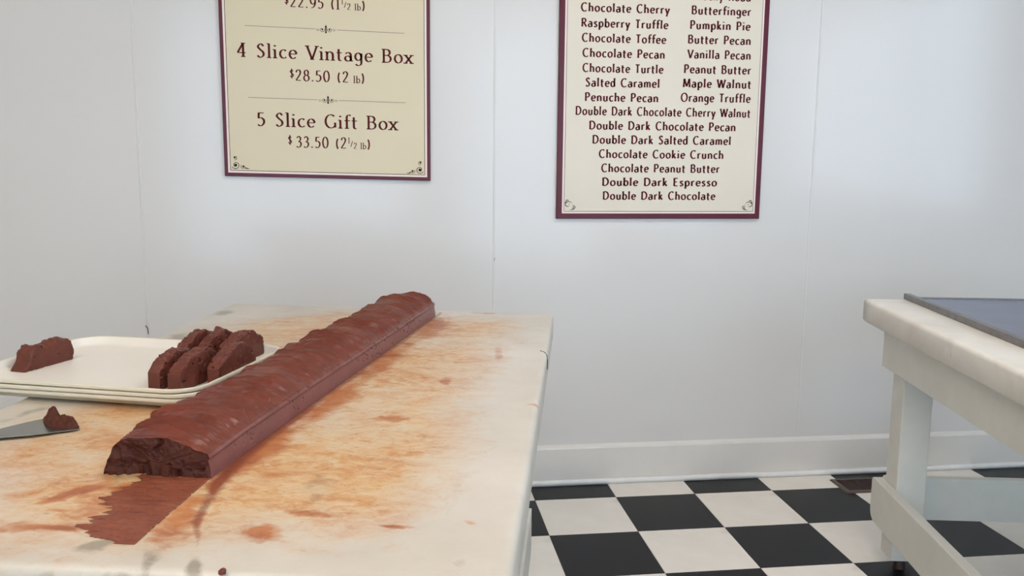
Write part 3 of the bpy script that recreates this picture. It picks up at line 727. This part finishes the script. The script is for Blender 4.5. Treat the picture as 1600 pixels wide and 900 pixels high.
GL = {
 'a': (.52, [[(.43, 0), (.43, .42)], arc(.25, .42, .18, .21, 150, 0), el(.24, .18, .19, .185)]),
 'b': (.56, [[(.10, 0), (.10, 1.04)], el(.30, .32, .21, .31)]),
 'c': (.48, [arc(.29, .32, .23, .31, 48, 315)]),
 'd': (.56, [[(.46, 0), (.46, 1.04)], el(.26, .32, .21, .31)]),
 'e': (.52, [arc(.28, .32, .22, .31, 5, 318), [(.07, .345), (.50, .345)]]),
 'f': (.34, [[(.16, 0), (.16, .84)], arc(.31, .84, .15, .18, 180, 45), [(.00, .59), (.38, .59)]]),
 'g': (.54, [arc(.26, .35, .2, .275, 90, 450, 20), [(.46, .6), (.46, -.12)], arc(.26, -.12, .2, .19, 0, -150)]),
 'h': (.58, [[(.10, 0), (.10, 1.04)], arc(.29, .40, .19, .22, 165, 0), [(.48, .42), (.48, 0)]]),
 'i': (.24, [[(.11, 0), (.11, .62)], [(.11, .84), (.11, .95)]]),
 'k': (.52, [[(.10, 0), (.10, 1.04)], [(.42, .62), (.12, .28)], [(.20, .36), (.47, 0)]]),
 'l': (.24, [[(.11, 0), (.11, 1.04)]]),
 'm': (.86, [[(.10, 0), (.10, .62)], arc(.27, .42, .16, .2, 165, 0), [(.43, .42), (.43, 0)], arc(.60, .42, .16, .2, 165, 0), [(.76, .42), (.76, 0)]]),
 'n': (.58, [[(.10, 0), (.10, .62)], arc(.29, .40, .19, .22, 165, 0), [(.48, .42), (.48, 0)]]),
 'o': (.58, [el(.29, .32, .235, .31)]),
 'p': (.57, [[(.10, -.34), (.10, .62)], el(.30, .32, .21, .31)]),
 'r': (.40, [[(.10, 0), (.10, .62)], arc(.28, .38, .17, .24, 160, 55)]),
 's': (.42, [cat([(.36, .53), (.22, .63), (.08, .50), (.20, .35), (.36, .17), (.21, 0), (.04, .09)])]),
 't': (.38, [[(.15, .86), (.15, .14)], arc(.27, .14, .12, .14, 180, 300), [(.00, .59), (.37, .59)]]),
 'u': (.58, [[(.10, .62), (.10, .22)], arc(.28, .22, .18, .22, 180, 360), [(.46, .62), (.46, 0)]]),
 'w': (.78, [[(.02, .62), (.2, 0)], [(.2, 0), (.38, .6)], [(.38, .6), (.57, 0)], [(.57, 0), (.75, .62)]]),
 'x': (.54, [[(.05, .62), (.47, 0)], [(.47, .62), (.05, 0)]]),
 'y': (.50, [[(.03, .62), (.25, .02)], [(.47, .62), (.16, -.34)]]),
 'B': (.66, [[(.12, 0), (.12, 1)], [(.12, .98), (.32, .98)], arc(.32, .76, .2, .22, 90, -90), [(.12, .54), (.34, .54)], arc(.34, .28, .24, .26, 90, -90), [(.12, .02), (.34, .02)]]),
 'C': (.72, [arc(.42, .5, .35, .5, 50, 312)]),
 'D': (.76, [[(.12, 0), (.12, 1)], [(.12, .98), (.30, .98)], arc(.30, .5, .38, .48, 90, -90), [(.12, .02), (.30, .02)]]),
 'E': (.58, [[(.12, 0), (.12, 1)], [(.12, .98), (.50, .98)], [(.12, .52), (.44, .52)], [(.12, .02), (.52, .02)]]),
 'G': (.80, [arc(.42, .5, .35, .5, 50, 320), [(.70, .05), (.70, .42)]]),
 'K': (.66, [[(.12, 0), (.12, 1)], [(.54, 1), (.14, .46)], [(.22, .56), (.62, 0)]]),
 'M': (.92, [[(.10, 0), (.16, 1)], [(.16, 1), (.46, .1)], [(.46, .1), (.76, 1)], [(.76, 1), (.82, 0)]]),
 'O': (.84, [el(.42, .5, .36, .5)]),
 'P': (.60, [[(.12, 0), (.12, 1)], [(.12, .98), (.30, .98)], arc(.30, .72, .23, .26, 90, -90), [(.12, .46), (.30, .46)]]),
 'R': (.66, [[(.12, 0), (.12, 1)], [(.12, .98), (.30, .98)], arc(.30, .74, .22, .24, 90, -90), [(.12, .50), (.30, .50)], [(.30, .50), (.62, 0)]]),
 'S': (.58, [cat([(.48, .84), (.30, 1.0), (.12, .80), (.26, .58), (.44, .40), (.46, .16), (.26, 0), (.07, .13)])]),
 'T': (.60, [[(.30, 0), (.30, 1)], [(.03, .97), (.57, .97)]]),
 'V': (.72, [[(.04, 1), (.36, 0)], [(.68, 1), (.36, 0)]]),
 'W': (1.0, [[(.03, 1), (.28, 0)], [(.50, .95), (.28, 0)], [(.50, .95), (.73, 0)], [(.97, 1), (.73, 0)]]),
 '0': (.60, [el(.30, .5, .23, .5)]),
 '1': (.36, [[(.18, 0), (.18, 1)], [(.06, .86), (.18, .98)]]),
 '2': (.56, [cat([(.08, .76), (.16, .95), (.30, 1.0), (.44, .88), (.44, .68), (.30, .40), (.06, .04)]), [(.05, .04), (.50, .04)]]),
 '3': (.54, [cat([(.08, .84), (.25, 1.0), (.42, .82), (.34, .58), (.20, .53)]), cat([(.20, .53), (.40, .46), (.46, .26), (.34, .04), (.18, 0), (.05, .08)])]),
 '4': (.60, [[(.40, 0), (.40, 1)], [(.40, .98), (.05, .30)], [(.03, .29), (.56, .29)]]),
 '5': (.54, [[(.12, .97), (.45, .97)], [(.13, .98), (.11, .56)], cat([(.11, .56), (.28, .60), (.44, .46), (.44, .20), (.26, 0), (.05, .08)])]),
 '8': (.58, [el(.29, .76, .17, .24), el(.29, .27, .22, .27)]),
 '9': (.58, [el(.29, .68, .21, .32), cat([(.50, .66), (.48, .36), (.34, .10), (.12, 0)])]),
 '$': (.58, [cat([(.46, .80), (.29, .93), (.12, .76), (.26, .56), (.44, .40), (.46, .20), (.28, .07), (.08, .18)]), [(.29, -.12), (.29, 1.12)]]),
 '(': (.34, [arc(.50, .42, .38, .66, 135, 225)]), ')': (.34, [arc(-.16, .42, .38, .66, 45, -45)]),
 '.': (.24, [[(.11, -.01), (.11, .10)]]), '/': (.4, [[(.02, -.05), (.36, 1.0)]]), ' ': (.36, []),
}
def lay(runs, thick, thin, serif, track):
    """runs: [(text, scale, raise)] -> ribbons in em units and total advance"""
    V, Fc, x = [], [], 0.0
    WI = []; wid = 0
    def ribbon(pts, sc, ox, oy, straight):
        n = len(pts); b = len(V)
        for i, p in enumerate(pts):
            q0 = pts[max(0, i-1)]; q1 = pts[min(n-1, i+1)]; dx, dy = q1[0]-q0[0], q1[1]-q0[1]; L = math.hypot(dx, dy) or 1
            k = abs(dy/L*.96+dx/L*-.20); k = min(1, k)
            wd = thin+(thick-thin)*k**1.2
            if straight and not serif and n >= 2 and (i == 0 or i == n-1): wd *= 1.18
            if not straight and (i == 0 or i == n-1) and pts[0] != pts[-1]: wd = max(wd, thin*1.4)
            nx_, ny_ = -dy/L*wd/2, dx/L*wd/2
            V.append(((p[0]+nx_)*sc+ox, (p[1]+ny_)*sc+oy)); V.append(((p[0]-nx_)*sc+ox, (p[1]-ny_)*sc+oy))
        for i in range(n-1): Fc.append((b+2*i, b+2*i+1, b+2*i+3, b+2*i+2)); WI.append(wid)
    for text, sc, rs in runs:
        for ch in text:
            adv, strokes = GL[ch]
            if ch == ' ': wid += 1
            for s_ in strokes:
                st_ = len(s_) == 2
                pts = s_ if not st_ else [s_[0], ((s_[0][0]*.7+s_[1][0]*.3), (s_[0][1]*.7+s_[1][1]*.3)), ((s_[0][0]*.3+s_[1][0]*.7), (s_[0][1]*.3+s_[1][1]*.7)), s_[1]]
                ribbon(pts, sc, x, rs, st_)
                if serif and st_ and abs(s_[1][1]-s_[0][1]) > .3 and ch not in '$/':
                    for (px_, py_) in s_:
                        if py_ in (0, 1, 1.04, .62, -.34):
                            lft = .14
                            rgt = .14 if not (py_ in (.62, 1.04) and ch in 'bdhiklmnpru') else .02
                            yy = py_-(.012 if py_ > .3 else -.012)
                            ribbon([(px_-lft, yy), (px_, yy), (px_+rgt, yy)], sc, x, rs, False)
            x += (adv+track)*sc
    return V, Fc, WI
def text_obj(runs, x0, x1, z, cap, y, mat, parent, serif=False, thick=.13, thin=.075, track=.06, shear=0.0, origin=(0, 0, 0)):
    if isinstance(runs, str): runs = [(runs, 1, 0)]
    V, Fc, WI = lay(runs, thick, thin, serif, track)
    xs_ = [v[0] for v in V]; a_, b_ = min(xs_), max(xs_); kx_ = (x1-x0)/(b_-a_)
    V3 = []
    for vx, vy in V:
        X0 = x0+(vx-a_)*kx_; V3.append((X0-origin[0], y-origin[1], z+vy*cap+shear*(X0-(x0+x1)/2)-origin[2]))
    for w_ in sorted(set(WI)):
        fs = [f for f, k in zip(Fc, WI) if k == w_]; used = sorted({i for f in fs for i in f}); mp = {v: k for k, v in enumerate(used)}
        link('lettering', mesh('lettering', [V3[i] for i in used], [tuple(mp[i] for i in f) for f in fs]), mat, parent)
def flat_ribbon(name, pts, wd, y, mat, parent, origin):
    V, Fc = [], []
    n = len(pts)
    for i, p in enumerate(pts):
        q0 = pts[max(0, i-1)]; q1 = pts[min(n-1, i+1)]; dx, dy = q1[0]-q0[0], q1[1]-q0[1]; L = math.hypot(dx, dy) or 1
        w_ = wd[i] if isinstance(wd, list) else wd
        V += [(p[0]-dy/L*w_/2-origin[0], y-origin[1], p[1]+dx/L*w_/2-origin[2]), (p[0]+dy/L*w_/2-origin[0], y-origin[1], p[1]-dx/L*w_/2-origin[2])]
    Fc = [(2*i, 2*i+1, 2*i+3, 2*i+2) for i in range(n-1)]
    return V, Fc
def merge(name, parts, mat, parent):
    V, Fc = [], []
    for v, f in parts:
        b = len(V); V += v; Fc += [tuple(i+b for i in q) for q in f]
    return link(name, mesh(name, V, Fc), mat, parent)

def sign(name, x0, x1, z0, z1, bw, face_mat, label, shear):
    Yb, Yf = YW-.0012, YW-.016
    org = (x0, Yb, z0)
    root = tag(empty(name, org), label, 'sign')
    sh = lambda x: shear*(x-(x0+x1)/2)
    def slab(nm, a0, a1, b0, b1, y0, y1, mat, bev):
        me = box_me(nm, a0, a1, y0, y1, b0, b1, bev, 2)
        for v in me.vertices: v.co = (v.co.x-org[0], v.co.y-org[1], v.co.z+sh(v.co.x)-org[2])
        return link(nm, me, mat, root)
    slab('backing_board', x0, x1, z0, z1, Yf+.0012, Yb, M['maroon'], .002)
    slab('pale_border', x0+bw, x1-bw, z0+bw, z1-bw, Yf+.0002, Yf+.0012, M['white_edge'], 0)
    g = bw+.0075
    slab('printed_face', x0+g, x1-g, z0+g, z1-g, Yf-.0002, Yf+.0004, face_mat, 0)
    return root, org, Yf-.0005, sh

# left sign
root, org, yt, sh = sign('price_sign', -1.0855, -.3725, 1.168, 2.02, .0125, M['cream_l'], 'cream price sign with maroon edge, four and five slice boxes, on the left wall', -.0182)
S1 = -.0182
def tl(runs, x0, x1, z, cap): text_obj(runs, x0, x1, z, cap, yt, M['ink'], root, serif=True, thick=.150, thin=.055, track=.14, shear=S1, origin=org)
tl('4 Slice Vintage Box', -1.0298, -.4296, 1.5746, .0452)
tl([('$', .72, .28), ('28.50 (2', 1, 0), (' lb', .62, 0), (')', 1, 0)], -.8553, -.6021, 1.5011, .0369)
tl('5 Slice Gift Box', -.9691, -.4853, 1.3436, .0455)
tl([('$', .72, .28), (' ', .5, 0), ('33.50 (2', 1, 0), ('1', .5, .5), ('/', .5, .2), ('2 lb', .55, 0), (')', 1, 0)], -.8672, -.5855, 1.2739, .0377)
tl([('$', .72, .28), ('22.95 (1', 1, 0), ('1', .5, .5), ('/', .5, .2), ('2 lb', .58, 0), (')', 1, 0)], -.8662, -.5967, 1.7463, .0358)
def spiral(cx, cz, r0_, turns, a0, sg=1, n=26):
    return [(cx+sg*r0_*(1-.8*k/n)*math.cos(a0+turns*2*math.pi*k/n), cz+r0_*(1-.8*k/n)*math.sin(a0+turns*2*math.pi*k/n)) for k in range(n+1)]
def disc(cx, cz, r_, y, origin, sx=1.0):
    n = 14; return ([(cx+sx*r_*math.cos(2*math.pi*k/n)-origin[0], y-origin[1], cz+r_*math.sin(2*math.pi*k/n)-origin[2]) for k in range(n)], [tuple(range(n))])
for (x0, x1, za, zb, ox, oz) in ((-1.0003, -.4609, 1.683, 1.6714, -.7298, 1.6773), (-.9973, -.4592, 1.4435, 1.4344, -.7276, 1.439)):
    zl = lambda x: za+(zb-za)*(x-x0)/(x1-x0)
    merge('rule_line', [flat_ribbon('r', [(x0, zl(x0)), (ox-.036, zl(ox-.036))], .0016, yt, None, None, org), flat_ribbon('r', [(ox+.036, zl(ox+.036)), (x1, zl(x1))], .0016, yt, None, None, org)], M['grey_ink'], root)
    parts = []
    for sg in (1, -1):
        parts.append(flat_ribbon('r', spiral(ox+sg*.013, oz-.001, .009, 1.3, 2.6, sg), .0015, yt, None, None, org))
        parts.append(flat_ribbon('r', spiral(ox+sg*.028, oz-.001, .005, 1.0, 2.6, sg), .0012, yt, None, None, org))
        parts.append(disc(ox+sg*.012, oz-.001, .0028, yt-.0001, org))
    parts.append(flat_ribbon('r', [(ox, oz-.011), (ox, oz-.002), (ox, oz+.010), (ox, oz+.016)], [.003, .0045, .004, .0005], yt-.0001, None, None, org))
    parts.append(disc(ox, oz+.009, .0034, yt-.0001, org)); parts.append(disc(ox, oz-.010, .003, yt-.0001, org))
    merge('rule_ornament', parts, M['ink_dark'], root)
# thin inner line and corner scrolls
def inner_line(x0, x1, z0, z1, sh_, y, org_, wd, rt, inset=0):
    pts = [(x0, z1+sh_(x0)), (x0, z0+sh_(x0)+inset), (x1, z0+sh_(x1)+inset), (x1, z1+sh_(x1))]
    return merge('border_line', [flat_ribbon('r', [pts[0], pts[1]], wd, y, 0, 0, org_), flat_ribbon('r', [pts[1], pts[2]], wd, y, 0, 0, org_), flat_ribbon('r', [pts[2], pts[3]], wd, y, 0, 0, org_)], M['ink_dark'], rt)
b_ = .0205
inner_line(-1.0855+b_, -.3725-b_, 1.168+b_, 2.0, sh, yt, org, .0018, root)
for sg, cx in ((1, -1.0855+b_+.003), (-1, -.3725-b_-.003)):
    z0 = 1.168+b_+.003+sh(cx); ps = []
    ps.append(flat_ribbon('r', spiral(cx+sg*.015, z0+.015, .014, 1.4, 3.6, sg), .0022, yt-.0001, 0, 0, org))
    ps.append(disc(cx+sg*.015, z0+.015, .0048, yt-.0002, org))
    ps.append(flat_ribbon('r', spiral(cx+sg*.013, z0+.040, .008, 1.1, 4.4, sg), .0018, yt-.0001, 0, 0, org)); ps.append(disc(cx+sg*.013, z0+.040, .003, yt-.0002, org))
    ps.append(flat_ribbon('r', spiral(cx+sg*.040, z0+.010, .008, 1.1, 2.6, sg), .0018, yt-.0001, 0, 0, org)); ps.append(disc(cx+sg*.040, z0+.010, .003, yt-.0002, org))
    ps.append(flat_ribbon('r', [(cx+sg*.046, z0+.006), (cx+sg*.054, z0+.003), (cx+sg*.062, z0+.003)], [.004, .003, .0006], yt-.0001, 0, 0, org))
    merge('corner_scroll', ps, M['ink_dark'], root)

# right sign
root, org, yt, sh = sign('flavor_sign', .0870, .8680, 1.0257, 2.02, .0200, M['cream_r'], 'cream sign with maroon edge listing fudge flavors in two columns, on the right wall', 0.0)
LINES = [("Rocky Road",0.5871,0.7925,1.8175,0.029),("Chocolate Cherry",0.1626,0.4907,1.7652,0.0288),("Butterfinger",0.571,0.7964,1.7668,0.0292),("Raspberry Truffle",0.1654,0.4875,1.7119,0.0289),("Pumpkin Pie",0.5673,0.7978,1.7149,0.0293),("Chocolate Toffee",0.1683,0.4813,1.6601,0.029),("Butter Pecan",0.5614,0.8005,1.6639,0.0294),("Chocolate Pecan",0.1718,0.477,1.6074,0.0291),("Vanilla Pecan",0.5601,0.8032,1.6116,0.0296),("Chocolate Turtle",0.1729,0.4745,1.5548,0.0293),("Peanut Butter",0.5507,0.8072,1.5584,0.0298),("Salted Caramel",0.1853,0.4607,1.5038,0.0295),("Maple Walnut",0.548,0.8086,1.5076,0.0299),("Penuche Pecan",0.1839,0.458,1.4521,0.0296),("Orange Truffle",0.542,0.8113,1.4561,0.03),("Double Dark Chocolate Cherry Walnut",0.1507,0.8112,1.4026,0.0299),("Double Dark Chocolate Pecan",0.2022,0.7577,1.3515,0.0296),("Double Dark Salted Caramel",0.2153,0.7413,1.3008,0.0295),("Chocolate Cookie Crunch",0.2404,0.7154,1.2493,0.0291),("Chocolate Peanut Butter",0.2507,0.7029,1.1979,0.0293),("Double Dark Espresso",0.2554,0.6953,1.1477,0.029),("Double Dark Chocolate",0.259,0.6918,1.0971,0.0291)]
for t_, a_, b2, z_, c_ in LINES:
    text_obj(t_, a_, b2, z_, c_, yt, M['ink'], root, thick=.215, thin=.115, track=.17, origin=org)
e = .0275
inner_line(.0870+e, .8680-e, 1.0257+e, 2.0, sh, yt, org, .0014, root)
for sg, cx in ((1, .0870+e), (-1, .8680-e)):
    z0 = 1.0257+e; ps = []
    for k, (dx, dz, r_, a0) in enumerate([(.018, .022, .014, .5), (.014, .028, .010, 2.6), (.024, .016, .011, 4.4)]):
        ps.append(flat_ribbon('r', [(cx+sg*(dx+r_*math.cos(a0+q*.28)), z0+dz+r_*math.sin(a0+q*.28)) for q in range(11)], [.0006+.0022*math.sin(q/10*math.pi) for q in range(11)], yt-.0001, 0, 0, org))
    ps.append(disc(cx+sg*.019, z0+.026, .0016, yt-.0002, org))
    ps.append(flat_ribbon('r', [(cx+sg*.004, z0+.030), (cx+sg*.010, z0+.042), (cx+sg*.017, z0+.040)], .003, yt-.0001, 0, 0, org))
    ps.append(flat_ribbon('r', [(cx+sg*.034, z0+.006), (cx+sg*.042, z0+.014), (cx+sg*.038, z0+.022)], .003, yt-.0001, 0, 0, org))
    merge('corner_scroll', ps, M['ink_dark'], root)
